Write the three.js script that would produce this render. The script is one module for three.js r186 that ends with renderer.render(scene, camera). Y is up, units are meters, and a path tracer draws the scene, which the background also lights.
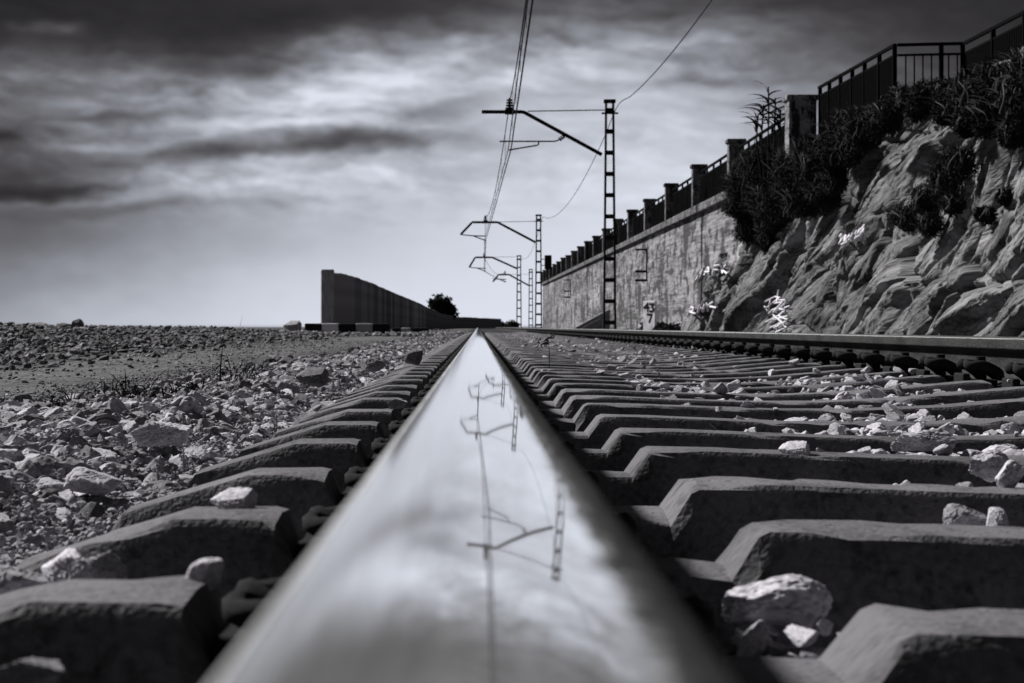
import * as THREE from 'three';
import { mergeGeometries, mergeVertices, toCreasedNormals } from 'three/addons/utils/BufferGeometryUtils.js';
import { ImprovedNoise } from 'three/addons/math/ImprovedNoise.js';
import { RoundedBoxGeometry } from 'three/addons/geometries/RoundedBoxGeometry.js';

// ------------------------------------------------------------------ camera, sky, sun, exposure
const scene = new THREE.Scene();
const EYE = 0.30, F = 2080, VX = 478, VY = 327;            // eye height; focal length and vanishing point in pixels of a 1024 x 683 frame
const camera = new THREE.PerspectiveCamera(2 * Math.atan(341.5 / F) * 180 / Math.PI, 1024 / 683, 0.05, 6000);
camera.position.set(0, EYE, 0);
camera.lookAt(0, EYE, -10);
camera.setViewOffset(1024, 683, 512 - VX, 341.5 - VY, 1024, 683);
camera.focus = 5; camera.userData.fStop = 19;

const renderer = new THREE.WebGLRenderer({ antialias: true });
renderer.setSize(1024, 683);
renderer.toneMapping = THREE.LinearToneMapping;
renderer.toneMappingExposure = 1.25;
renderer.shadowMap.enabled = true;

const NZ = new ImprovedNoise();
const noise = (x, y, z = 0) => NZ.noise(x, y, z);
function fbm(x, y, z, oct) { let a = 0, s = 0.5; for (let i = 0; i < oct; i++) { a += s * NZ.noise(x, y, z); x *= 2.03; y *= 2.03; z *= 2.03; s *= 0.5; } return a; }
function rng32(a) { return () => { a |= 0; a = a + 0x6D2B79F5 | 0; let t = Math.imul(a ^ a >>> 15, 1 | a); t = t + Math.imul(t ^ t >>> 7, 61 | t) ^ t; return ((t ^ t >>> 14) >>> 0) / 4294967296; }; }
const clamp = (v, a, b) => v < a ? a : v > b ? b : v;
const lerp = (a, b, t) => a + (b - a) * t;
const sstep = (a, b, v) => { const t = clamp((v - a) / (b - a), 0, 1); return t * t * (3 - 2 * t); };
const lin = (s) => { s /= 255; return s <= 0.04045 ? s / 12.92 : ((s + 0.055) / 1.055) ** 2.4; };

// the sky: pale haze at the horizon, streaky cloud above it, dark higher up
{
  const GX = [-300, 0, 100, 200, 300, 400, 500, 600, 700, 800, 900, 1000, 1300], GY = [-60, 0, 30, 60, 90, 120, 150, 180, 210, 240, 270, 300, 330];
  const G = [
    [44, 44, 48, 58, 70, 82, 88, 88, 78, 62, 52, 46, 44],
    [43, 43, 44, 46, 49, 56, 72, 92, 78, 60, 52, 46, 44],
    [48, 48, 50, 50, 56, 82, 100, 124, 118, 80, 60, 50, 48],
    [84, 86, 92, 76, 120, 164, 176, 172, 150, 108, 78, 58, 52],
    [100, 104, 122, 138, 180, 194, 184, 184, 166, 130, 92, 66, 60],
    [84, 92, 126, 156, 186, 186, 180, 186, 180, 144, 104, 78, 70],
    [74, 82, 116, 146, 164, 164, 176, 192, 188, 162, 120, 92, 84],
    [62, 72, 118, 168, 182, 178, 184, 197, 195, 174, 136, 108, 100],
    [76, 84, 116, 146, 166, 180, 194, 201, 199, 184, 156, 128, 120],
    [90, 96, 120, 148, 172, 189, 199, 204, 202, 193, 172, 150, 140],
    [112, 120, 144, 170, 188, 198, 204, 207, 204, 198, 186, 170, 160],
    [132, 142, 168, 188, 198, 204, 208, 209, 207, 203, 195, 185, 175],
    [146, 158, 183, 197, 204, 208, 211, 211, 209, 206, 200, 194, 186]];
  // soft streaks: px, py, half length, half height, change of brightness
  const ST = [[45, 27, 26, 6, 42], [240, 46, 80, 18, -8], [262, 68, 36, 8, -30], [205, 90, 18, 8, -34], [335, 42, 45, 10, 40], [440, 44, 50, 8, 24], [415, 113, 48, 11, -70], [465, 104, 40, 6, -22], [390, 143, 80, 11, -58], [290, 147, 100, 10, -56], [215, 154, 50, 8, -34], [340, 135, 50, 8, -26],
    [300, 124, 70, 6, 30], [185, 190, 45, 10, 28], [40, 188, 55, 8, -44], [85, 186, 26, 3, -24], [8, 138, 22, 8, -44], [110, 116, 60, 4, -34], [130, 209, 70, 4, -24], [50, 201, 60, 3, 26], [120, 145, 30, 5, 22], [60, 170, 60, 9, -20],
    [560, 24, 60, 10, 16], [650, 16, 50, 8, -26], [590, 50, 80, 9, 16], [510, 62, 40, 8, -26], [690, 80, 90, 6, -26], [600, 74, 70, 8, 12], [660, 96, 70, 5, 14], [780, 104, 80, 7, -12], [575, 95, 60, 4, -16],
    [260, 205, 60, 4, -8], [60, 78, 90, 12, 16], [150, 95, 40, 8, 12], [365, 84, 60, 14, 16], [700, 40, 50, 8, 16], [420, 86, 30, 8, -14]];
  const spline = (p0, p1, p2, p3, t) => p1 + 0.5 * t * (p2 - p0 + t * (2 * p0 - 5 * p1 + 4 * p2 - p3 + t * (3 * (p1 - p2) + p3 - p0)));
  function at(list, v) { let i = 0; while (i < list.length - 2 && v > list[i + 1]) i++; return [i, clamp((v - list[i]) / (list[i + 1] - list[i]), 0, 1)]; }
  const row = (r, i, t) => spline(r[Math.max(0, i - 1)], r[i], r[i + 1], r[Math.min(r.length - 1, i + 2)], t);
  function grid(px, py) {
    const [i, s] = at(GX, px), [j, t] = at(GY, py);
    return spline(row(G[Math.max(0, j - 1)], i, s), row(G[j], i, s), row(G[j + 1], i, s), row(G[Math.min(G.length - 1, j + 2)], i, s), t);
  }
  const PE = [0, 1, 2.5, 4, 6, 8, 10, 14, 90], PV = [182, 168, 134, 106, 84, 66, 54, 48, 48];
  const W = 4096, H = 2048, data = new Float32Array(W * H * 4);
  for (let r = 0; r < H; r++) {
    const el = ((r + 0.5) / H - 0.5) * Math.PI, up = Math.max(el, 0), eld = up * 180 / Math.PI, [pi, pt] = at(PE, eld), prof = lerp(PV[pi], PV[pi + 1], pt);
    for (let c = 0; c < W; c++) {
      const o = (r * W + c) * 4;
      let v = 120;
      if (el > -0.002) {
        const az = ((c + 0.5) / W - 0.25) * 2 * Math.PI, ca = Math.cos(up), dx = ca * Math.sin(az), dz = -ca * Math.cos(az), dy = Math.sin(up);
        const wx = fbm(dx * 7, dy * 22, dz * 7 + 3, 2), wy = fbm(dx * 7 + 9, dy * 22 + 4, dz * 7, 2);
        const n1 = fbm(dx * 9 + wx * 1.2, dy * 44 + wy * 2.2 - dx * 4, dz * 9, 5);
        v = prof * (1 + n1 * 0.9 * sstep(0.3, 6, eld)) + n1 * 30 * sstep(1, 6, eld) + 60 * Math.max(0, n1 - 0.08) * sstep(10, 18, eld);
        let azw = az > Math.PI ? az - 2 * Math.PI : az;
        if (Math.abs(azw) < 0.6 && eld < 12.5) {
          const px = VX + Math.tan(azw) * F, py = VY - Math.tan(up) / Math.cos(azw) * F;
          const w = sstep(-420, -60, px) * (1 - sstep(1100, 1460, px)) * sstep(-110, -20, py);
          if (w > 0) {
            const wa = fbm(px / 150, py / 55, 3, 3), wb = fbm(px / 150 + 8, py / 55, 6, 3), wc = fbm(px / 34, py / 17, 9, 3), qx = px + wa * 46 + wc * 16, qy = py + wb * 20 + wc * 7;
            const n2 = fbm(qx / 60, qy / 15 - qx / 260, 2, 5), n3 = fbm(qx / 120 + 3, qy / 34, 12, 3);
            let g = grid(qx, qy);
            for (const s of ST) { const a = (qx - s[0]) / s[2], b = (qy - s[1] + (qx - s[0]) * 0.04) / s[3], e = a * a * 0.7 + b * b; if (e < 8) g += s[4] * Math.exp(-e); }
            g += 7 * sstep(60, 200, py) + 9 * sstep(70, 120, py) * sstep(120, 300, px) + 14 * Math.exp(-(((qx - 360) / 130) ** 2) - ((qy - 84) / 30) ** 2);
            const rough = sstep(250, 165, py) * lerp(1, 0.5, sstep(370, 470, px) * sstep(60, 100, py));
            g += (n3 * 22 + n2 * 66 + fbm(qx / 26, qy / 6.5 - qx / 120, 5, 3) * 34) * rough * clamp((g - 40) / 90, 0.12, 1.1);
            v = lerp(v, g, w);
          }
        }
      }
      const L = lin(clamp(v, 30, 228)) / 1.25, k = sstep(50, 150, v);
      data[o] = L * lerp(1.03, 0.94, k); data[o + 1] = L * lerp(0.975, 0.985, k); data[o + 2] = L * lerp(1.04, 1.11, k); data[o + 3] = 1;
    }
  }
  const sky = new THREE.DataTexture(data, W, H, THREE.RGBAFormat, THREE.FloatType);
  sky.mapping = THREE.EquirectangularReflectionMapping; sky.magFilter = THREE.LinearFilter; sky.minFilter = THREE.LinearFilter; sky.wrapS = THREE.RepeatWrapping; sky.needsUpdate = true;
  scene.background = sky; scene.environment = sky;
}
// the sun stands high ahead and to the left, veiled by thin cloud
const sun = new THREE.DirectionalLight(new THREE.Color(1.0, 0.985, 0.97), 4.9);
sun.position.set(-60, 64, -72); sun.target.position.set(0, 0, -30);
sun.castShadow = true; sun.shadow.radius = 7; sun.shadow.mapSize.set(4096, 4096);
Object.assign(sun.shadow.camera, { left: -60, right: 60, top: 60, bottom: -60, near: 1, far: 300 });
scene.add(sun, sun.target);

// ------------------------------------------------------------------ helpers
const P = (px, py, d) => new THREE.Vector3((px - VX) / F * d, EYE + (VY - py) / F * d, -d);
const used = {};
const numbered = (n) => { const k = used[n] = (used[n] ?? -1) + 1; return k ? n + '_' + String(k).padStart(3, '0') : n; };
function tag(o, label, category, group, kind) { if (label) o.userData.label = label; if (category) o.userData.category = category; if (group) o.userData.group = group; if (kind) o.userData.kind = kind; return o; }
function mesh(name, geo, m, parent) { const o = new THREE.Mesh(geo, m); o.castShadow = o.receiveShadow = true; if (parent) { o.name = name; parent.add(o); } else { o.name = numbered(name); scene.add(o); } return o; }
function base(name, x = 0, y = 0, z = 0) { const g = new THREE.Group(); g.name = numbered(name); g.position.set(x, y, z); scene.add(g); return g; }
const merge = (list) => mergeGeometries(list.map((g) => { const h = g.index ? g.toNonIndexed() : g; for (const k of Object.keys(h.attributes)) if (!['position', 'normal', 'uv'].includes(k)) h.deleteAttribute(k); return h; }));
const box = (w, h, d, x = 0, y = 0, z = 0) => new THREE.BoxGeometry(w, h, d).translate(x, y, z);
const rbox = (w, h, d, r, x = 0, y = 0, z = 0) => new RoundedBoxGeometry(w, h, d, 2, r).translate(x, y, z);
const cyl = (r0, r1, h, n, x = 0, y = 0, z = 0) => new THREE.CylinderGeometry(r0, r1, h, n).translate(x, y, z);
const V = (x, y, z) => new THREE.Vector3(x, y, z);
function bar(a, b, w, h) { const l = a.distanceTo(b), g = new THREE.BoxGeometry(w, h, l), m = new THREE.Matrix4().lookAt(b, a, V(0, 1, 0)); g.applyMatrix4(m.setPosition(a.clone().add(b).multiplyScalar(0.5))); return g; }
function tube(pts, r, seg = 24, rad = 6, smooth = true) { const c = smooth ? new THREE.CatmullRomCurve3(pts) : (() => { const k = new THREE.CurvePath(); for (let i = 0; i + 1 < pts.length; i++) k.add(new THREE.LineCurve3(pts[i], pts[i + 1])); return k; })(); return new THREE.TubeGeometry(c, seg, r, rad); }
function tex(w, h, fn, srgb) {
  const d = new Uint8Array(w * h * 4);
  for (let j = 0; j < h; j++) for (let i = 0; i < w; i++) { const v = fn(i / w, j / h), o = (j * w + i) * 4; if (typeof v === 'number') d[o] = d[o + 1] = d[o + 2] = clamp(v * 255, 0, 255); else { d[o] = clamp(v[0] * 255, 0, 255); d[o + 1] = clamp(v[1] * 255, 0, 255); d[o + 2] = clamp(v[2] * 255, 0, 255); } d[o + 3] = 255; }
  const t = new THREE.DataTexture(d, w, h); t.wrapS = t.wrapT = THREE.RepeatWrapping; t.magFilter = THREE.LinearFilter; t.minFilter = THREE.LinearMipmapLinearFilter; t.generateMipmaps = true; if (srgb) t.colorSpace = THREE.SRGBColorSpace; t.needsUpdate = true; return t;
}
// noise that repeats over the unit square
const HT = (() => { const r = rng32(99), p = new Uint8Array(65536), gx = new Float32Array(256), gy = new Float32Array(256); for (let k = 0; k < 65536; k++) p[k] = Math.floor(r() * 256); for (let k = 0; k < 256; k++) { const a = k / 256 * 6.283185; gx[k] = Math.cos(a); gy[k] = Math.sin(a); } return { p, gx, gy }; })();
function pnoise(x, y, s, seed) {
  const xi = Math.floor(x), yi = Math.floor(y), fx = x - xi, fy = y - yi, x0 = ((xi % s) + s) % s, y0 = ((yi % s) + s) % s, x1 = x0 + 1 === s ? 0 : x0 + 1, y1 = y0 + 1 === s ? 0 : y0 + 1;
  const g = (a, b, dx, dy) => { const h = HT.p[(a * 131 + b * 7919 + seed * 613) & 65535]; return HT.gx[h] * dx + HT.gy[h] * dy; };
  const u = fx * fx * fx * (fx * (fx * 6 - 15) + 10), v = fy * fy * fy * (fy * (fy * 6 - 15) + 10);
  const a = g(x0, y0, fx, fy), b = g(x1, y0, fx - 1, fy), c = g(x0, y1, fx, fy - 1), d = g(x1, y1, fx - 1, fy - 1);
  return (a + u * (b - a) + v * (c - a + u * (a - b - c + d))) * 1.4;
}
function tile(u, v, s, oct, seed = 0) { let a = 0, k = 0.5; for (let i = 0; i < oct; i++) { a += k * pnoise(u * s, v * s, s, Math.floor(seed) + i * 17); s *= 2; k *= 0.55; } return a; }
const grey = (v, t = 0) => new THREE.Color(v * 1.01, v * 0.98, v * 1.05);
function mat(v, rough = 0.85, more = {}) { return new THREE.MeshPhysicalMaterial({ color: grey(v), roughness: rough, metalness: 0, specularIntensity: v < 0.06 ? 0.25 : 0.6, ...more }); }

const M = {};
{
  const cT = tex(1024, 1024, (u, v) => { const n = tile(u, v, 6, 5, 1), f = tile(u, v, 90, 3, 5), s = tile(u, v, 14, 3, 9); const k = 0.84 + n * 0.55 + f * 0.5 - sstep(0.14, 0.3, s) * 0.2 - sstep(0.2, 0.3, tile(u, v, 40, 2, 19)) * 0.22; return clamp(k, 0.25, 1); }, false);
  const cB = tex(1024, 1024, (u, v) => 0.6 + tile(u, v, 30, 4, 2) * 0.35 + tile(u, v, 150, 2, 3) * 0.45 - sstep(0.2, 0.32, tile(u, v, 70, 2, 23)) * 0.5);
  M.sleeper = mat(0.135, 0.9, { map: cT, bumpMap: cB, bumpScale: 0.0016 });
  M.concrete = mat(0.30, 0.9, { map: cT, bumpMap: cB, bumpScale: 0.004 });
  M.panel = mat(0.16, 0.9, { map: cT });
  M.iron = mat(0.02, 0.85, { bumpMap: cB, bumpScale: 0.001 });
  M.mast = mat(0.014, 0.8);
  M.wire = mat(0.012, 0.6);
  M.railing = mat(0.004, 0.95, { specularIntensity: 0.05 });
  M.white = mat(0.85, 0.85, { map: cT });
  M.dull = mat(0.5, 0.85, { map: cT });
  M.black = mat(0.018, 0.8);
  M.ink = mat(0.01, 0.8);
  M.glass = mat(0.07, 0.35);
  M.leaf = mat(0.018, 0.9, { side: THREE.DoubleSide });
  M.leafMid = mat(0.032, 0.9, { side: THREE.DoubleSide });
  M.dry = mat(0.10, 0.9, { side: THREE.DoubleSide });
  M.bark = mat(0.05, 0.95);
  M.weed = mat(0.03, 0.85, { side: THREE.DoubleSide });
  M.paint = mat(0.75, 0.7, { side: THREE.DoubleSide });
}

// ------------------------------------------------------------------ ground
const swing = (d) => d > 200 ? (d - 200) ** 2 / 1400 : 0;           // the line swings right far away
function groundY(x, d) {
  x -= Math.min(swing(d), 60) * 0.7;
  let y = 0.018 + fbm(x * 1.3, d * 1.3, 2, 3) * 0.02;
  y = lerp(y, 0.075, sstep(-0.45, -0.75, x));
  y = lerp(y, 0.105, sstep(-1.0, -1.5, x));
  const near = 1 - sstep(36, 50, d), up = sstep(-2.2, -5.2, x);
  y += up * ((0.165 + 0.05 * sstep(-5, -7.5, x)) * near + 0.04 * (1 - near)) + up * fbm(x * 0.35, d * 0.22, 7, 3) * 0.10 * near;
  if (x < -1.0) y += fbm(x * 2.5, d * 1.1, 4, 3) * 0.022;
  y -= sstep(-9, -30, x) * 0.2 + sstep(70, 140, d) * 0.1 * sstep(-1.5, -3, x);
  return y;
}
{
  const xs = [], ds = [];
  for (const [a, b, s] of [[-2600, -400, 300], [-400, -60, 40], [-60, -12, 3], [-12, -5, 0.25], [-5, -0.9, 0.06], [-0.9, 2.4, 0.08], [2.4, 12, 0.6], [12, 80, 8], [80, 2600, 280]]) for (let x = a; x < b - 1e-6; x += s) xs.push(x);
  xs.push(2600);
  for (const [a, b, s] of [[-60, -4, 4], [-4, 0.8, 0.4], [0.8, 12, 0.06], [12, 30, 0.12], [30, 60, 0.4], [60, 200, 4], [200, 700, 25], [700, 4200, 350]]) for (let d = a; d < b - 1e-6; d += s) ds.push(d);
  ds.push(4200);
  const pos = [], col = [], uv = [], idx = [], nx = xs.length;
  for (const d of ds) for (const x of xs) {
    pos.push(x, groundY(x, d), -d); uv.push(x / 1.7, d / 1.7);
    const wob = fbm(x * 0.9, d * 0.5, 11, 3) * 0.9, path = sstep(-1.25, -1.5, x + wob * 0.5) * (1 - sstep(-2.2, -2.7, x + wob));
    const berm = sstep(-2.2, -2.7, x + wob), n = fbm(x * 3, d * 2, 5, 4);
    let v = lerp(lerp(0.075, 0.13, path), 0.05, berm); v *= 1 + n * 0.9 + fbm(x * 14, d * 9, 3, 2) * 0.5;
    v = clamp(v, 0.02, 0.3); col.push(v * 1.0, v * 0.99, v * 1.03);
  }
  for (let j = 0; j + 1 < ds.length; j++) for (let i = 0; i + 1 < nx; i++) { const a = j * nx + i; idx.push(a, a + 1, a + nx, a + 1, a + nx + 1, a + nx); }
  const g = new THREE.BufferGeometry();
  g.setAttribute('position', new THREE.Float32BufferAttribute(pos, 3)); g.setAttribute('color', new THREE.Float32BufferAttribute(col, 3)); g.setAttribute('uv', new THREE.Float32BufferAttribute(uv, 2)); g.setIndex(idx); g.computeVertexNormals();
  const gb = tex(1024, 1024, (u, v) => 0.5 + tile(u, v, 24, 5, 21) * 0.8 + Math.max(0, tile(u, v, 60, 3, 12)) * 0.9);
  const gc = tex(1024, 1024, (u, v) => clamp(0.72 + tile(u, v, 30, 5, 8) * 0.9 + tile(u, v, 120, 2, 18) * 0.7, 0.15, 1));
  tag(mesh('ground', g, new THREE.MeshStandardMaterial({ color: 0xffffff, vertexColors: true, map: gc, roughness: 0.95, bumpMap: gb, bumpScale: 0.03 })), 'dirt ground with a gravel bank beside the railway line', null, null, 'structure');
}

// ------------------------------------------------------------------ sleepers and rails
const RX = 0.0012, RY = EYE - 0.037, QX = 1.734, QY = EYE - 0.032;   // tops of the near rail and of the far rail
function sleeperGeo(seed) {
  const st = [[-0.440, 0.345, 0.05], [-0.432, 0.240, 0.058], [-0.415, 0.213, 0.062], [-0.34, 0.190, 0.064], [-0.268, 0.1685, 0.064], [-0.19, 0.168, 0.064], [-0.178, 0.1705, 0.065], [-0.160, 0.2165, 0.07], [-0.02, 0.2165, 0.078], [0.14, 0.2165, 0.076],
    [0.2225, 0.2175, 0.07], [0.247, 0.184, 0.063], [0.257, 0.1795, 0.062], [0.36, 0.181, 0.062], [0.5, 0.187, 0.062], [0.7, 0.194, 0.062], [0.9, 0.194, 0.062], [1.1, 0.185, 0.062], [1.3, 0.168, 0.062], [1.42, 0.157, 0.062], [1.478, 0.1545, 0.062], [1.488, 0.158, 0.063], [1.512, 0.192, 0.07],
    [1.74, 0.192, 0.076], [1.90, 0.192, 0.07], [1.918, 0.157, 0.065], [2.0, 0.155, 0.064], [2.09, 0.176, 0.064], [2.16, 0.20, 0.06], [2.178, 0.32, 0.05]];
  const pos = [], uv = [], idx = [], n = 11, r = rng32(seed), ph = seed * 3.7;
  // refine the stations so that chips and unevenness have vertices to work on
  const fine = []; for (let i = 0; i < st.length; i++) { if (i) { const a = st[i - 1], b = st[i], k = Math.max(1, Math.round((b[0] - a[0]) / 0.035)); for (let q = 1; q < k; q++) fine.push([0, 1, 2].map((c) => lerp(a[c], b[c], q / k))); } fine.push(st[i]); }
  for (const [x, h, w9] of fine) { const w = w9 + 0.007;
    const top = EYE - h, bw = 0.135, bot = -0.06, bv = 0.008;
    const sec = [[bw, bot], [lerp(bw, w + 0.012, 0.55), lerp(bot, top - 0.03, 0.55)], [w + 0.013, top - 0.032], [w + 0.003, top - bv], [w - bv * 0.4, top - bv * 0.25], [0, top], [-(w - bv * 0.4), top - bv * 0.25], [-(w + 0.003), top - bv], [-(w + 0.013), top - 0.032], [-lerp(bw, w + 0.012, 0.55), lerp(bot, top - 0.03, 0.55)], [-bw, bot]];
    let s = 0;
    sec.forEach(([z, y], i) => {
      const chip = (i === 3 || i === 4 || i === 6 || i === 7) ? Math.max(0, fbm(x * 16, i * 0.3, ph, 2) - 0.08) * 0.035 : 0;
      if (i) s += Math.hypot(z - sec[i - 1][0], y - sec[i - 1][1]);
      pos.push(x + noise(z * 9, y * 9, ph) * 0.003, y - chip + noise(x * 5, z * 8, ph) * 0.0015, z + noise(x * 7, y * 9, ph + 4) * 0.0015 - Math.sign(z) * chip); uv.push((x + seed * 0.37) / 0.8, (s + seed * 0.21) / 0.8);
    });
  }
  const m = fine.length;
  for (let j = 0; j + 1 < m; j++) for (let i = 0; i + 1 < n; i++) { const a = j * n + i; idx.push(a, a + n, a + 1, a + 1, a + n, a + n + 1); }
  for (const j of [0, m - 1]) for (let i = 1; i + 1 < n; i++) idx.push(...(j ? [j * n, j * n + i + 1, j * n + i] : [0, i, i + 1]));
  const g = new THREE.BufferGeometry(); g.setAttribute('position', new THREE.Float32BufferAttribute(pos, 3)); g.setAttribute('uv', new THREE.Float32BufferAttribute(uv, 2)); g.setIndex(idx);
  return toCreasedNormals(g, 0.55);
}
// one rail fastening, seated at the origin: its rail lies towards -x
const fastGeo = (() => {
  const plate = rbox(0.085, 0.016, 0.12, 0.004, 0.02, 0.008, 0);
  const ridge = rbox(0.022, 0.03, 0.115, 0.005, 0.066, 0.014, 0);
  const loop = (s) => tube([V(0.012, 0.02, s * 0.008), V(0.03, 0.034, s * 0.014), V(0.06, 0.05, s * 0.03), V(0.058, 0.045, s * 0.052), V(0.02, 0.047, s * 0.064), V(-0.028, 0.03, s * 0.058), V(-0.036, 0.022, s * 0.034), V(-0.02, 0.03, s * 0.02)], 0.0105, 26, 7);
  return { plate: merge([plate, ridge]), clip: merge([loop(1), loop(-1), tube([V(0.012, 0.02, -0.009), V(0.004, 0.021, 0), V(0.012, 0.02, 0.009)], 0.0105, 8, 7)]), bolt: merge([cyl(0.021, 0.023, 0.006, 14, 0.012, 0.034, 0), cyl(0.015, 0.0155, 0.028, 6, 0.012, 0.05, 0), cyl(0.010, 0.010, 0.03, 8, 0.012, 0.02, 0)]) };
})();
function addFastening(parent, x, y, side, sc = 0.85, tall = 1) { const f = mesh('fastening_plate', fastGeo.plate, M.iron, parent); f.position.set(x, y, 0); f.scale.set(sc, sc * tall, sc); f.rotation.y = side > 0 ? 0 : Math.PI; mesh('spring_clip', fastGeo.clip, M.iron, f); mesh('bolt', fastGeo.bolt, M.iron, f); }
const sGeo = [1, 2, 3, 4].map(sleeperGeo), sMat = [1, 0.9, 1.12].map((k) => { const m = M.sleeper.clone(); m.color = grey(0.14 * k); return m; });
const protos = sGeo.map((g, i) => { const t = new THREE.Group(); mesh('block', g, sMat[i % 3], t); addFastening(t, RX - 0.098, EYE - 0.217, -1, 0.85, 1.0); addFastening(t, RX + 0.088, EYE - 0.217, 1, 0.75); addFastening(t, QX - 0.098, EYE - 0.1925, -1, 1.12, 1.35); addFastening(t, QX + 0.098, EYE - 0.1925, 1, 1.12, 1.35); return t; });
const sleeperD = (k) => 1.295 + 0.6 * k;
const ORD = ['nearest', 'second', 'third', 'fourth', 'fifth', 'sixth', 'seventh', 'eighth', 'ninth', 'tenth', 'eleventh', 'twelfth', 'thirteenth', 'fourteenth', 'fifteenth', 'sixteenth'];
const rS = rng32(77);
for (let k = 0; k < 110; k++) {
  const s = protos[(k * 7 + (k >> 2)) % 4].clone(); s.name = numbered('concrete_sleeper'); s.position.z = -sleeperD(k) + (rS() - 0.5) * 0.024; s.rotation.y = (rS() - 0.5) * 0.016; s.position.y = (rS() - 0.5) * 0.004; if (!k) { s.rotation.z = -0.016; s.position.y = 0.004; } scene.add(s);
  tag(s, k < 16 ? (k ? ORD[k] + ' dark concrete sleeper from the camera under the two rails' : 'nearest dark concrete sleeper, half out of frame under the blurred rail') : 'dark concrete sleeper in the far run of the track beyond the sixteenth', 'sleeper', 'sleepers of the track');
}
{
  const far = []; for (let k = 110; k < 460; k++) { const d = sleeperD(k); far.push(box(2.6, 0.2, 0.2, 0.87 + swing(d), EYE - 0.29, -d)); }
  tag(mesh('far_sleepers', merge(far), M.sleeper), 'distant concrete sleepers merging into one dark strip down the line', 'sleepers', null, 'stuff');
}
{
  // rail section: [u across, y down, polish]
  const sec = [];
  const add = (u, y) => sec.push([u, y]);
  add(-0.07, -0.172); add(-0.07, -0.162); add(-0.05, -0.155); add(-0.022, -0.143); add(-0.011, -0.131); add(-0.008, -0.10); add(-0.008, -0.064); add(-0.012, -0.053); add(-0.030, -0.043); add(-0.0362, -0.039); add(-0.0362, -0.034); add(-0.0352, -0.018);
  for (let i = 1; i <= 6; i++) { const a = i / 6 * 1.12; add(-0.0243 - 0.0107 * Math.cos(a), -0.0140 + 0.0107 * Math.sin(a)); }
  for (let i = 0; i <= 30; i++) { const u = lerp(-0.0252, 0.0256, i / 30), a = Math.abs(u), e = Math.max(0, a - 0.017); add(u, -u * u / 0.35 - e * e / 0.14); }
  for (let i = 6; i >= 1; i--) { const a = i / 6 * 1.12; add(0.0252 + 0.0098 * Math.cos(a), -0.0134 + 0.0098 * Math.sin(a)); }
  add(0.0354, -0.018); add(0.0362, -0.034); add(0.0362, -0.039); add(0.030, -0.043); add(0.012, -0.053); add(0.008, -0.064); add(0.008, -0.10); add(0.011, -0.131); add(0.022, -0.143); add(0.05, -0.155); add(0.07, -0.162); add(0.07, -0.172);
  const arc = [0]; for (let i = 1; i < sec.length; i++) arc.push(arc[i - 1] + Math.hypot(sec[i][0] - sec[i - 1][0], sec[i][1] - sec[i - 1][1]));
  const total = arc[arc.length - 1], uAt = (t) => { let i = 0; const s = t * total; while (i < arc.length - 2 && arc[i + 1] < s) i++; const k = (s - arc[i]) / (arc[i + 1] - arc[i]); return [lerp(sec[i][0], sec[i + 1][0], k), lerp(sec[i][1], sec[i + 1][1], k)]; };
  const tw = 1024, th = 2048, LEN = 2.0;                                  // across the section x along two metres
  const mask = new Float32Array(tw * th), rag = new Float32Array(th), ragL = new Float32Array(th);
  for (let j = 0; j < th; j++) { const v = j / th; rag[j] = 0.0208 + tile(0.3, v, 5, 3, 31) * 0.0012 + tile(0.1, v, 90, 3, 33) * 0.006 + tile(0.7, v, 300, 2, 35) * 0.007; ragL[j] = -0.0312 + tile(0.5, v, 12, 3, 37) * 0.002; }
  const cols = Array.from({ length: tw }, (_, i) => uAt((i + 0.5) / tw));
  for (let j = 0; j < th; j++) for (let i = 0; i < tw; i++) { const [u, y] = cols[i]; mask[j * tw + i] = y > -0.02 ? sstep(0.0003, -0.0003, u - rag[j]) * sstep(-0.0022, 0.002, u - ragL[j]) : 0; }
  const pick = (u, v) => mask[Math.min(th - 1, Math.floor(v * th)) * tw + Math.min(tw - 1, Math.floor(u * tw))];
  const rust = (u, v) => 0.034 + tile(u, v, 8, 3, 41) * 0.03 + tile(u, v, 100, 2, 43) * 0.03 + Math.max(0, tile(u, v, 180, 2, 45)) * 0.05 + tile(u, v, 60, 3, 44) * 0.02;
  const cMap = tex(tw, th, (u, v) => { const m = pick(u, v); return lerp(clamp(rust(u, v), 0.01, 0.2), 0.95 + tile(u, 0.37 + v * 0.02, 260, 2, 48) * 0.12, m); });
  const mMap = tex(tw, th, (u, v) => { const m = pick(u, v); return [0, lerp(0.8, 0.022 + 0.07 * sstep(-0.002, -0.028, cols[Math.min(tw - 1, Math.floor(u * tw))][0]), m), m * (0.88 + tile(u, 0.2 + v * 0.02, 180, 2, 49) * 0.12)]; });
  const rb = tex(tw, th, (u, v) => { const m = pick(u, v); return lerp(0.5 + tile(u * 0.15, v, 200, 2, 51) * 0.8 + tile(u, v, 40, 4, 52) * 0.6, 0.62, m); });
  const railMat = new THREE.MeshPhysicalMaterial({ specularIntensity: 0.2, color: 0xffffff, map: cMap, roughness: 1, metalness: 1, roughnessMap: mMap, metalnessMap: mMap, bumpMap: rb, bumpScale: 0.0016 });
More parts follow.
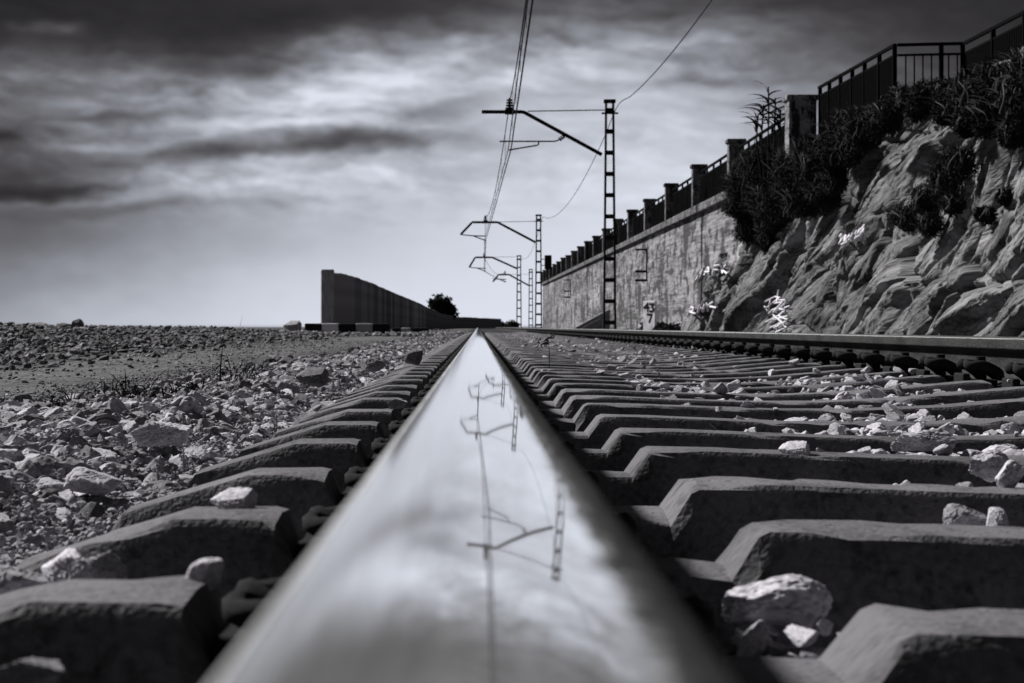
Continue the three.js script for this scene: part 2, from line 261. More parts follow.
  function railGeo(x0, y0, cant) {
    const ds = [-3, 0.05]; for (let d = 0.6; d < 200; d += d < 20 ? 0.6 : 20) ds.push(d); for (let d = 200; d <= 420; d += 10) ds.push(d);
    const pos = [], uv = [], idx = [], n = sec.length, c = Math.cos(cant), s = Math.sin(cant);
    for (const d of ds) sec.forEach(([u, y], i) => { pos.push(x0 + swing(d) + u * c + y * s, y0 - u * s + y * c, -d); uv.push(arc[i] / total, d / LEN); });
    for (let j = 0; j + 1 < ds.length; j++) for (let i = 0; i + 1 < n; i++) { const a = j * n + i; idx.push(a, a + n, a + 1, a + 1, a + n, a + n + 1); }
    const g = new THREE.BufferGeometry(); g.setAttribute('position', new THREE.Float32BufferAttribute(pos, 3)); g.setAttribute('uv', new THREE.Float32BufferAttribute(uv, 2)); g.setIndex(idx); g.computeVertexNormals(); return g;
  }
  tag(mesh('steel_rail', railGeo(RX, RY, 0.052), railMat), 'polished steel rail running from the lens to the horizon, mirroring sky and masts', 'rail', 'rails of the track');
  tag(mesh('steel_rail', railGeo(QX, QY, 0.0), railMat), 'dark rusty rail along the far side of the track, below the rock face', 'rail', 'rails of the track');
}
console.log('track done');

// ------------------------------------------------------------------ stones
function stoneGeo(seed, detail, flat = 1, pits = 1) {
  const r = rng32(seed * 131 + 7), planes = [];
  for (let i = 0; i < 13; i++) { const a = r() * 6.283, z = r() * 2 - 1, q = Math.sqrt(1 - z * z); planes.push([q * Math.cos(a), z, q * Math.sin(a), 0.42 + r() * 0.36]); }
  let g = new THREE.IcosahedronGeometry(1, detail); g.deleteAttribute('uv'); g.deleteAttribute('normal'); g = mergeVertices(g, 1e-4);
  const p = g.attributes.position, col = [];
  for (let i = 0; i < p.count; i++) {
    const x = p.getX(i), y = p.getY(i), z = p.getZ(i); let k = 1;
    for (const [a, b, c, o] of planes) { const t = a * x + b * y + c * z; if (t > 0.05) k = Math.min(k, o / t); }
    const s = seed * 5.1, big = fbm(x * 2.3 + s, y * 2.3, z * 2.3, 3), small = fbm(x * 8 + s, y * 8, z * 8, 3) + 0.55 * fbm(x * 23, y * 23 + s, z * 23, 2);
    k *= 1 + big * 0.10 + small * 0.13 * pits;
    p.setXYZ(i, x * k * 1.25, y * k * 0.72 * flat, z * k);
    const v = clamp(0.82 + big * 0.5 + small * 1.1, 0.15, 1.15); col.push(v, v, v * 1.01);
  }
  g.setAttribute('color', new THREE.Float32BufferAttribute(col, 3)); return toCreasedNormals(g, 0.42);
}
const stones = [1, 2, 3, 4, 5, 6, 7, 8].map((s) => stoneGeo(s, 7, 0.8 + (s % 3) * 0.16));
const stoneMat = new THREE.MeshStandardMaterial({ color: 0xffffff, vertexColors: true, roughness: 0.93 });
const tones = [0.10, 0.16, 0.23, 0.32, 0.42, 0.53, 0.64].map((v) => { const m = stoneMat.clone(); m.color = grey(v); return m; });
const rB = rng32(4242), all = [];
const overSleeper = (d) => { const k = Math.round((d - 1.295) / 0.6); return Math.abs(d - sleeperD(k)); };
const clear = (x, r) => Math.abs(x - RX) > 0.075 + r && Math.abs(x - QX) > 0.075 + r;
function drop(x, d, r, y, tone) { all.push({ x, d, y, r, tone, v: Math.floor(rB() * 8), a: rB() * 6.28, b: (rB() - 0.5) * 1.2, c: (rB() - 0.5) * 1.2, sx: 0.8 + rB() * 0.5, sz: 0.8 + rB() * 0.4 }); }
const TV = [0.10, 0.16, 0.23, 0.32, 0.42, 0.53, 0.64];
const pickTone = (bias) => clamp(Math.floor((rB() * 0.75 + rB() * 0.45 + bias) * 6), 0, 6);
function inFrame(x, d) { const m = 0.12; return x > (-VX - 40) / F * d - m && x < (1064 - VX) / F * d + m; }
// shoulder left of the sleeper ends and between their ends
for (let d = 0.9; d < 62;) {
  const step = d < 14 ? 0.022 : d < 30 ? 0.045 : 0.1; d += step;
  const xmin = Math.max(-(VX + 30) / F * d, -1.12 + fbm(d * 0.5, 3, 1, 2) * 0.6), xmax = -0.2; if (xmin > xmax) continue;
  const dens = d < 14 ? 52 : d < 30 ? 26 : 16, n = (xmax - xmin) * step * dens * (d < 14 ? 38 : d < 30 ? 34 : 26);
  for (let i = 0; i < Math.floor(n) + (rB() < n % 1 ? 1 : 0); i++) {
    const x = lerp(xmin, xmax, rB()), os = overSleeper(d);
    let r = 0.0075 + rB() ** 2.3 * 0.026; if (rB() < 0.03) r *= 1.5;
    const out = sstep(-0.45, -0.7, x), edge = -1.12 + fbm(d * 0.5, 3, 1, 2) * 0.6, fade = sstep(edge, edge + 0.5, x);
    if (rB() > 0.25 + 0.75 * fade) continue;
    let y = groundY(x, d) + 0.002 + rB() * 0.022;
    if (x > -0.47) { if (os < 0.105) continue; y = EYE - 0.268 - rB() * 0.02 + sstep(-0.3, -0.46, x) * 0.012 + (d > 5 ? 0.012 : 0); }
    y += out * fade * 0.012;
    drop(x, d, r, y, pickTone(-0.13 + 0.13 * fade));
  }
}
for (let i = 0; i < 13000; i++) { const d = 1.1 + rB() ** 1.4 * 9, x = lerp(Math.max(-(VX + 30) / F * d, -1.3), -0.44, rB()); if (x > -0.44) continue; drop(x, d, 0.0028 + rB() ** 2 * 0.004, groundY(x, d) + 0.008 + rB() * 0.02 + 0.012 * sstep(-1.1, -0.8, x), pickTone(-0.04)); }
// between the rails
for (let d = 1.0; d < 62;) {
  const step = 0.03; d += step; const os = overSleeper(d), far = sstep(1.9, 3.7, d);
  const xmax = Math.min(1.66, (1070 - VX) / F * d);
  const n = (xmax - 0.07) * step * (d < 12 ? 620 : d < 30 ? 420 : 260);
  for (let i = 0; i < n; i++) {
    const x = lerp(d < 7 ? 0.3 : 0.12, xmax, rB()), heap = sstep(0.25, 0.55, x) * (1 - 0.55 * sstep(1.35, 1.62, x)) * clamp(0.75 + fbm(x * 1.5, d * 0.35, 9, 2) * 1.1, 0, 1), r = 0.008 + rB() ** 2.4 * 0.018 * (0.75 + heap * 0.5);
    if (!clear(x, r + (x > 1 ? 0.07 : 0))) continue;
    const rise = sstep(0.9, 1.45, x) * 0.032;
    let y = EYE - 0.272 + rB() * 0.016 + (0.25 + 0.75 * far) * 0.057 * heap + rise * 0.7;
    if (os < 0.095) { if (rB() > heap * far * 0.05) continue; y = EYE - 0.192 + r * 0.3 + rise; } else if (os < 0.125) y -= 0.02;
    drop(x, d, r, y, pickTone(0.16 + heap * 0.22));
  }
}
// gravel bank on the left, dark and coarse
for (let i = 0; i < 15000; i++) {
  const d = 6 + rB() ** 1.25 * 42, x = lerp(Math.max(-(VX + 30) / F * d, -7.5), -2.0, rB()); if (x > -2.0) continue;
  const wob = fbm(x * 0.9, d * 0.5, 11, 3) * 0.9, k = sstep(-2.35, -2.9, x + wob); if (rB() > 0.04 + k) continue;
  const r = (0.008 + rB() ** 3 * 0.036) * (0.8 + d * 0.012); drop(x, d, r, groundY(x, d) + r * 0.15, pickTone(-0.42));
}
// pebbles strewn on the dirt strip, and ballast further down the line
for (let i = 0; i < 2600; i++) { const d = 4.5 + rB() * 24, x = lerp(-2.5, -1.0, rB()); if (!inFrame(x, d)) continue; drop(x, d, 0.004 + rB() ** 3 * 0.012, groundY(x, d) + 0.002, pickTone(-0.22)); }
for (let i = 0; i < 9000; i++) { const d = 42 + rB() * 60, x = lerp(Math.max(-(VX + 20) / F * d, -9), -0.3, rB()); const r = 0.03 + rB() ** 2 * 0.05; drop(x, d, r, groundY(x, d) + r * 0.3, pickTone(-0.2)); }
// small heaps that the single rocks lie on
for (const [px, py, d, w, low] of [[766, 602, 1.575, 0.10, 0.072], [812, 628, 1.54, 0.05, 0.06], [968, 518, 2.24, 0.06, 0.075], [996, 524, 2.2, 0.05, 0.07], [164, 432, 3.75, 0.1, 0.085], [97, 480, 2.85, 0.08, 0.07], [62, 565, 1.62, 0.06, 0.085], [96, 563, 1.64, 0.05, 0.085], [22, 575, 1.6, 0.06, 0.085]]) {
  const p = P(px, py, d); for (let y = 0.03; y < low; y += 0.008) for (let k = 0; k < 3; k++) { const t = 1 - 0.5 * (y - 0.03) / (low - 0.03); drop(p.x + (rB() - 0.5) * w * t, d + (rB() - 0.5) * 0.06 * t, 0.012 + rB() * 0.008, y - 0.004, pickTone(0.0)); }
}
// the stones that show largest stand on their own, the rest lie as one mass
const size = (s) => s.r / s.d * (s.y > 0.03 ? 1 : 0.5) * (inFrame(s.x, s.d) && (s.x - s.d * 0.0 < -0.2 || s.d > 1.7) ? 1 : 0) * (EYE - s.y < 0.15 * s.d ? 1 : 0);
all.sort((a, b) => size(b) - size(a));
const e4 = new THREE.Euler(), q4 = new THREE.Quaternion();
for (const s of all.slice(0, 250)) {
  const o = mesh('ballast_stone', stones[s.v], tones[s.tone]); o.position.set(s.x, s.y, -s.d); o.rotation.set(s.b, s.a, s.c); o.scale.set(s.r * s.sx, s.r, s.r * s.sz);
  const look = s.tone < 2 ? 'dark grey' : s.tone < 4 ? 'mid grey' : 'pale', big = s.r > 0.022 ? 'large' : 'small';
  if (s.x < 0) { const where = s.d < 2.2 ? 'beside the two nearest left sleeper ends' : s.x > -0.62 ? 'close to the left sleeper ends' : 'on the outer left shoulder'; tag(o, `${big} ${look} angular ballast stone ${where}`, 'stone', 'ballast stones left of the near rail'); }
  else { const where = s.x < 0.45 ? 'just right of the polished rail' : s.x < 1.1 ? 'in the middle of the track' : 'near the far rail'; tag(o, `${big} ${look} angular ballast stone between sleepers ${where}`, 'stone', 'ballast stones between the rails'); }
}
{
  const rest = all.slice(250), c = new THREE.Color(), m4 = new THREE.Matrix4(), tv = TV;
  stones.forEach((g, v) => {
    const part = rest.filter((s) => s.v === v), im = new THREE.InstancedMesh(g, stoneMat, part.length);
    part.forEach((s, i) => { m4.compose(V(s.x, s.y, -s.d), q4.setFromEuler(e4.set(s.b, s.a, s.c)), V(s.r * s.sx, s.r, s.r * s.sz)); im.setMatrixAt(i, m4); const t = tv[s.tone]; im.setColorAt(i, c.setRGB(t * 1.01, t * 0.98, t * 1.05)); });
    im.name = numbered('ballast_gravel'); im.castShadow = im.receiveShadow = true; scene.add(im);
    tag(im, 'grey crushed ballast and gravel covering the track bed and bank', 'gravel', 'loose gravel', 'stuff');
  });
}
console.log('stones', all.length);
const bigStones = [11, 12, 13, 14, 15, 16].map((s) => stoneGeo(s, 16, 1, 0.75));
function rock(px, py, d, w, h, v, tone, turn, label, foot) { const o = mesh('rock', bigStones[v], tones[tone]), p = P(px, py, d), top = p.y + h / 2, low = foot ?? p.y - h / 2; o.position.set(p.x, (top + low) / 2, p.z); o.rotation.set(0.08 * v - 0.2, turn, 0.06); o.scale.set(w / 2, (top - low) / 1.15, w / 2); return tag(o, label, 'rock'); }
rock(766, 602, 1.60, 0.080, 0.036, 0, 6, 0.1, 'large pale rounded rock wedged beside the nearest right sleeper', 0.066);
rock(822, 624, 1.56, 0.022, 0.016, 1, 6, 1, 'small pale pebble just right of the large pale rock', 0.066);
rock(803, 633, 1.50, 0.026, 0.012, 2, 6, 2, 'flat pale pebble in front of the large pale rock', 0.068);
rock(968, 518, 2.24, 0.05, 0.034, 3, 3, 0.5, 'grey angular rock on the second right sleeper gap, left of its paler twin', 0.072);
rock(996, 524, 2.20, 0.038, 0.026, 4, 5, 1.4, 'rough pale rock beside the grey angular rock near the right edge', 0.07);
rock(795, 450, 3.06, 0.056, 0.020, 5, 6, 0.2, 'flat white rock lying across two sleepers right of the rail', 0.110);
rock(922, 433, 3.42, 0.095, 0.018, 2, 5, 0.4, 'long grey wedge of rock between sleepers at mid right', 0.09);
rock(985, 457, 2.86, 0.055, 0.016, 0, 5, 0.2, 'broad grey rock behind a sleeper near the right edge', 0.09);
rock(164, 432, 3.75, 0.105, 0.05, 1, 6, 0.25, 'big blocky rock with pale top and dark front on left shoulder', 0.075);
rock(97, 480, 2.85, 0.07, 0.038, 3, 5, 0.1, 'smooth flat grey slab of rock leaning on the left ballast', 0.06);
rock(232, 495, 1.925, 0.048, 0.008, 5, 6, 0.15, 'long pale flat rock behind the second left sleeper', 0.129);
rock(209, 567, 1.345, 0.024, 0.007, 4, 6, 0.2, 'small bright pebble behind the nearest left sleeper', 0.131);
rock(62, 565, 1.62, 0.050, 0.026, 0, 6, 2.2, 'pale rounded rock behind the nearest left sleeper end', 0.088);
rock(96, 563, 1.64, 0.044, 0.02, 2, 4, 0.9, 'grey rock touching the pale rounded rock at lower left', 0.09);
rock(22, 575, 1.6, 0.05, 0.02, 3, 4, 0.9, 'speckled grey rock at the left frame edge beside the sleeper end', 0.085);
rock(28, 676, 1.02, 0.040, 0.022, 1, 2, 0.6, 'dark rock cut off by the bottom left corner');
rock(415, 358, 9.6, 0.10, 0.06, 4, 1, 0.6, 'dark rock by the left rail edge in the middle distance');
rock(372, 366, 8.0, 0.11, 0.07, 3, 2, 1.6, 'grey blocky rock near the left sleeper ends, mid distance');
rock(312, 377, 7.0, 0.13, 0.055, 5, 1, 0.3, 'long dark rock in the ballast left of the sleepers');
rock(398, 404, 4.75, 0.050, 0.032, 1, 3, 0.4, 'grey stone resting on the left sleeper beside the rail');
rock(76, 325, 27, 0.17, 0.15, 0, 1, 0.7, 'dark boulder standing on the crest of the left gravel bank');
rock(64, 326, 27.3, 0.25, 0.10, 3, 2, 1.7, 'grey boulder leaning on the dark boulder on the crest');
rock(24, 326.5, 29, 0.52, 0.12, 2, 2, 0.2, 'low grey mound of rock on the crest at far left');
rock(168, 328, 30, 0.10, 0.06, 4, 1, 0.2, 'small dark rock on the middle of the gravel crest');
rock(292, 326, 50, 0.50, 0.24, 5, 4, 0.2, 'pale boulder just left of the black and white kerb block');
console.log('rocks done');

// ------------------------------------------------------------------ left side: striped blocks, barrier wall, tree
{
  function kerb(x0, x1, d, h, yb, bands, name, label) {
    const o = base(name, 0, 0, 0), w = (x1 - x0) / bands.length;
    bands.forEach((b, i) => mesh('painted_band', rbox(w - 0.004, h, 0.32, 0.03, x0 + w * (i + 0.5), yb + h / 2, -d), b === 2 ? M.white : b ? M.dull : M.black, o));
    tag(o, label, 'kerb block', 'striped kerb blocks');
  }
  const a = P(305, 334, 53), b = P(390, 334, 53); kerb(a.x, b.x, 53, 0.29, a.y - 0.02, [0, 2, 0, 1, 0], 'kerb_block', 'concrete kerb block painted black and white in front of the barrier wall');
  const c = P(392, 333.5, 62), e = P(429, 333.5, 62); kerb(c.x, e.x, 62, 0.19, c.y - 0.02, [0, 1, 0, 0], 'kerb_block', 'lower dark kerb block with faded band, right of the striped one');
}
{
  const wall = base('barrier_wall', 0, 0, 0);
  const pts = [[88, -6.66, 2.42], [98, -5.98, 2.42], [116, -5.9, 2.42], [151, -6.0, 2.42], [217, -6.05, 2.42], [250, -6.1, 2.35], [290, -5.25, 1.85], [330, -3.6, 1.62], [382, 3.5, 1.55]];
  const at = (d) => { let i = 0; while (i < pts.length - 2 && pts[i + 1][0] < d) i++; const t = (d - pts[i][0]) / (pts[i + 1][0] - pts[i][0]); return [lerp(pts[i][1], pts[i + 1][1], t), lerp(pts[i][2], pts[i + 1][2], t)]; };
  const r = rng32(9); const mats = [0.22, 0.34, 0.48].map((v) => { const m = M.panel.clone(); m.color = grey(v); return m; });
  function slab(d0, d1) {
    const [xa, ha] = at(d0), [xb, hb] = at(d1), h = (ha + hb) / 2 + (r() - 0.5) * 0.05 + EYE, list = [], L = Math.hypot(xb - xa, d1 - d0), ang = Math.atan2(xb - xa, d1 - d0);
    const m4 = new THREE.Matrix4().makeRotationY(-ang).setPosition((xa + xb) / 2, 0, -(d0 + d1) / 2);
    list.push(rbox(0.16, h + 0.3, L - 0.04, 0.03, 0, h / 2 - 0.15, 0));
    const n = Math.max(3, Math.round(L / 0.5)); for (let i = 0; i < n; i++) list.push(box(0.09, h + 0.2, L / n * 0.45, 0.115, h / 2 - 0.17, -L / 2 + (i + 0.5) * L / n));
    return merge(list).applyMatrix4(m4);
  }
  mesh('end_post', rbox(0.52, 2.42 + EYE + 0.25, 0.5, 0.05, -6.38, (2.46 + EYE) / 2 - 0.12, -88.3), mats[2], wall);
  let d = 88.6, i = 0; while (d < 250) { const s = d < 150 ? 2.5 : 5; mesh('panel', slab(d, d + s), mats[Math.floor(r() * 3)], wall); d += s; i++; }
  const rest = []; while (d < 380) { rest.push(slab(d, d + 8)); d += 8; }
  tag(mesh('far_panels', merge(rest), mats[0], wall), null, null, null, 'stuff');
  tag(wall, 'long dark barrier wall of ribbed upright panels shrinking towards the horizon', 'wall');
}

// foliage: many small bent leaves in clumps
function leafMass(seed, clumps, per, len, wid, droop = 0.3) {
  const r = rng32(seed), pos = [];
  for (const [cx, cy, cz, rx, ry, rz, k = 1] of clumps) for (let i = 0; i < per * k; i++) {
    const a = r() * 6.283, z = r() * 2 - 1, q = Math.sqrt(1 - z * z), f = 0.35 + 0.75 * Math.sqrt(r()), nb = 1 + 0.35 * noise(cx * 2 + Math.cos(a) * 2.2, cy * 3 + z * 2.2, cz + Math.sin(a) * 2.2);
    const x = cx + rx * q * Math.cos(a) * f * nb, y = cy + ry * z * f * nb, w = cz + rz * q * Math.sin(a) * f * nb;
    const dir = V(r() - 0.5, r() - 0.5 - droop * (r() - 0.2), r() - 0.5).normalize(), side = V(r() - 0.5, r() - 0.5, r() - 0.5).cross(dir).normalize(), L = len * (0.6 + r() * 0.8), S = wid * (0.6 + r() * 0.8);
    const nrm = V().crossVectors(dir, side).multiplyScalar(L * 0.18), p0 = V(x, y, w), p1 = p0.clone().addScaledVector(dir, L * 0.5).addScaledVector(side, S / 2).add(nrm), p2 = p0.clone().addScaledVector(dir, L), p3 = p0.clone().addScaledVector(dir, L * 0.5).addScaledVector(side, -S / 2).add(nrm);
    pos.push(p0.x, p0.y, p0.z, p1.x, p1.y, p1.z, p2.x, p2.y, p2.z, p0.x, p0.y, p0.z, p2.x, p2.y, p2.z, p3.x, p3.y, p3.z);
  }
  const g = new THREE.BufferGeometry(); g.setAttribute('position', new THREE.Float32BufferAttribute(pos, 3)); g.computeVertexNormals(); return g;
}
// long arching grass or reed blades
function blades(seed, list, wid) {
  const r = rng32(seed), pos = [];
  for (const [x, y, z, h, lean, az] of list) {
    const dx = Math.cos(az) * lean, dz = Math.sin(az) * lean, px = -Math.sin(az), pz = Math.cos(az); let prev = null; const n = 5;
    for (let i = 0; i <= n; i++) { const t = i / n, w = wid * (1 - t * t) * 0.5 + 0.0004, cx = x + dx * t * t, cy = y + h * (t - 0.32 * (lean / h) * t * t * t), cz = z + dz * t * t, cur = [[cx + px * w, cy + w * 0.6, cz + pz * w], [cx - px * w, cy - w * 0.6, cz - pz * w]]; if (prev) pos.push(...prev[0], ...prev[1], ...cur[1], ...prev[0], ...cur[1], ...cur[0]); prev = cur; }
  }
  const g = new THREE.BufferGeometry(); g.setAttribute('position', new THREE.Float32BufferAttribute(pos, 3)); g.computeVertexNormals(); return g;
}
{
  const t = base('round_tree', -5.9, 0, -322), c = [], r = rng32(5);
  for (let i = 0; i < 34; i++) { const a = r() * 6.28, q = Math.sqrt(r()), h = r(); c.push([Math.cos(a) * q * 2.5, 1.9 + h * 3.2 * Math.sqrt(Math.max(0.05, 1 - q * q)) , Math.sin(a) * q * 2.0, 0.62, 0.5, 0.62]); }
  mesh('crown', leafMass(8, c, 150, 0.4, 0.24), M.leaf, t);
  mesh('trunk', tube([V(0, -0.2, 0), V(0.05, 1, 0), V(-0.05, 2.9, 0)], 0.16, 8, 7), M.bark, t);
  tag(t, 'small dark round tree rising behind the barrier wall', 'tree');
  const far = [[500, 325, 395, 1.1], [509, 324.6, 420, 1.3], [515, 325, 380, 0.9]];
  far.forEach(([px, py, d, s], i) => { const p = P(px, py, d), b = base('far_bush', p.x, 0.1, p.z), cl = []; for (let k = 0; k < 9; k++) cl.push([(r() - 0.5) * 2.2 * s, 0.2 + r() * 0.75 * s, (r() - 0.5) * s, 0.55, 0.4, 0.5]); mesh('foliage', leafMass(40 + i, cl, 70, 0.35, 0.22), M.leafMid, b); tag(b, ['low grey bush right of the end of the barrier wall', 'taller grey bush between barrier wall end and the far masts', 'small bush at the foot of the third mast'][i], 'bush', 'distant bushes down the line'); });
}

// ------------------------------------------------------------------ overhead line: masts and wires
function mast(d, x, H, arm, drop, label, opts = {}) {
  const m = base('catenary_mast', x, 0, -d), w0 = opts.w0 ?? 0.30, w1 = opts.w1 ?? 0.20, T = H + EYE;
  for (const s of [-1, 1]) mesh('upright', box(opts.wu ?? 0.065, T + 0.2, 0.2).rotateZ(Math.atan((w0 - w1) / T) * s).translate(s * (w0 + w1) / 2, T / 2 - 0.1, 0), M.mast, m);
  const n = opts.n ?? 8; for (let i = 0; i < n; i++) { const t = (i + 0.65) / n, y = t * T, w = lerp(w0, w1, t); for (const z of [-0.115, 0.115]) mesh('batten', box(w * 2, 0.13, 0.012, 0, y, z), M.mast, m); }
  mesh('cap', merge([box(w1 * 2 + 0.14, 0.10, 0.34, 0, T + 0.05, 0), box(w1 * 2 + 0.3, 0.05, 0.12, 0, T - 0.35, 0.15)]), M.mast, m);
  mesh('foundation', rbox(1.1, 0.35, 1.0, 0.04, 0, 0.06, 0), M.concrete, m);
  const a = mesh('cantilever_arm', tube(arm.map(([u, y]) => V(u, y + EYE, 0)), opts.ra ?? 0.065, 40, 8, false), M.mast, m);
  const ins = [], hx = opts.hx; for (let i = 0; i < 4; i++) ins.push(cyl(0.13 - i * 0.012, 0.14 - i * 0.012, 0.05, 12, hx, arm[1][1] + EYE + 0.12 + i * 0.085, 0)); ins.push(cyl(0.035, 0.035, 0.5, 8, hx, arm[1][1] + EYE + 0.2, 0), box(0.3, 0.16, 0.2, hx, arm[1][1] + EYE, 0));
  mesh('insulator', merge(ins), M.mast, m);
  mesh('tie_wire', tube([V(-0.1, arm[1][1] + EYE + 0.06, 0), V(arm[1][0] * 0.95, arm[1][1] + EYE + 0.02, 0)], 0.018, 2, 5), M.wire, m);
  for (const pts of drop) mesh('steady_arm', tube(pts.map(([u, y]) => V(u, y + EYE, 0)), opts.rs ?? 0.026, 20, 6, false), M.wire, m);
  tag(m, label, 'mast', 'catenary masts along the right of the track');
  return { m, a };
}
{
  const s1 = mast(67, 4.24, 7.22, [[-0.25, 5.55], [-2.78, 6.93], [-4.12, 6.93]], [[[-1.42, 6.2], [-1.5, 6.08], [-1.75, 5.98], [-3.55, 5.98]], [[-2.28, 5.98], [-2.3, 5.86], [-3.25, 5.70]]], 'tallest and nearest lattice mast with straight arm over the track', { hx: -3.22, n: 11, w0: 0.185, w1: 0.115, ra: 0.06 });
  mesh('strain_insulator', merge([0, 1, 2].map((i) => cyl(0.075, 0.075, 0.04, 10, 0, i * 0.07, 0)).map((g) => g.rotateZ(-0.9).translate(-1.6, 6.05 + EYE, 0))), M.wire, s1.m);
  const drop = (L) => [[[L, 6.0], [L + 0.8, 5.92], [L + 1.66, 5.9]], [[L + 0.8, 5.92], [L + 1.66, 5.6]]];
  const s2 = mast(135, 3.93, 7.2, [[-0.2, 5.5], [-2.66, 6.8], [-4.3, 6.8], [-5.06, 6.0]], drop(-5.06), 'second lattice mast from the camera, bent arm and box on its right', { hx: -3.45, n: 11, w0: 0.20, w1: 0.13, wu: 0.08, ra: 0.075, rs: 0.04 });
  mesh('equipment_box', rbox(0.46, 0.92, 0.3, 0.03, 0.62, 4.2 + EYE, 0), M.black, s2.m); mesh('box_bracket', merge([box(0.3, 0.05, 0.1, 0.3, 4.4 + EYE, 0), box(0.3, 0.05, 0.1, 0.3, 4.0 + EYE, 0), cyl(0.03, 0.03, 1.0, 6, 0.62, 3.3 + EYE, 0)]), M.mast, s2.m);
  mast(209, 4.12, 7.1, [[-0.15, 5.85], [-2.7, 7.0], [-4.4, 7.0], [-5.0, 6.0]], drop(-5.0), 'third lattice mast with bent arm, left of the equipment box', { hx: -3.5, n: 9, w0: 0.22, w1: 0.16, wu: 0.1, ra: 0.09, rs: 0.05 });
  mast(258, 6.55, 7.1, [[-0.15, 5.1], [-2.7, 6.5], [-4.0, 6.5], [-4.7, 5.6]], drop(-4.7), 'farthest and shortest looking lattice mast, between its two neighbours', { hx: -3.2, n: 9, w0: 0.24, w1: 0.18, wu: 0.11, ra: 0.10, rs: 0.06 });
}
{
  const sup = [[-1, 0.78], [67, 1.02], [135, 0.48], [209, 0.65], [258, 3.4]];
  function span(y0, sag, dx, list = sup) { const pts = []; for (let i = 0; i + 1 < list.length; i++) for (let k = 0; k < 10; k++) { const t = k / 10, d = lerp(list[i][0], list[i + 1][0], t); pts.push(V(lerp(list[i][1], list[i + 1][1], t) + dx, y0(d) + EYE - sag * 4 * t * (1 - t), -d)); } const l = list[list.length - 1]; pts.push(V(l[1] + dx, y0(l[0]) + EYE, -l[0])); return pts; }
  const hC = (d) => 5.72 - sstep(67, 258, d) * 0.15, hM = (d) => 7.25 - sstep(67, 258, d) * 0.25;
  tag(mesh('contact_wire', tube(span(hC, 0.03, 0.04), 0.02, 400, 5), M.wire), 'right lower contact wire hung over the middle of the track', 'wire', 'overhead wires');
  tag(mesh('contact_wire', tube(span(hC, 0.05, -0.05), 0.015, 400, 5), M.wire), 'left lower contact wire running beside its twin over the track', 'wire', 'overhead wires');
  const mw = base('messenger_wire'); mesh('cable', tube(span(hM, 1.0, 0), 0.016, 400, 5), M.wire, mw);
  for (let i = 0; i + 1 < sup.length; i++) for (let k = 1; k < 10; k++) { const t = k / 10, d = lerp(sup[i][0], sup[i + 1][0], t), x = lerp(sup[i][1], sup[i + 1][1], t); mesh('dropper', tube([V(x, hM(d) + EYE - 4 * t * (1 - t), -d), V(x, hC(d) + EYE, -d)], 0.006, 1, 4), M.wire, mw); }
  tag(mw, 'upper messenger wire sagging between the mast arms, with thin droppers', 'wire', 'overhead wires');
  tag(mesh('feeder_wire', tube(span((d) => 7.12, 1.15, 0, [[-1, 4.0], [67, 4.5], [135, 4.2], [209, 4.3]]), 0.013, 300, 5), M.wire), 'single wire slanting to the upper right from the nearest mast top', 'wire', 'overhead wires');
}

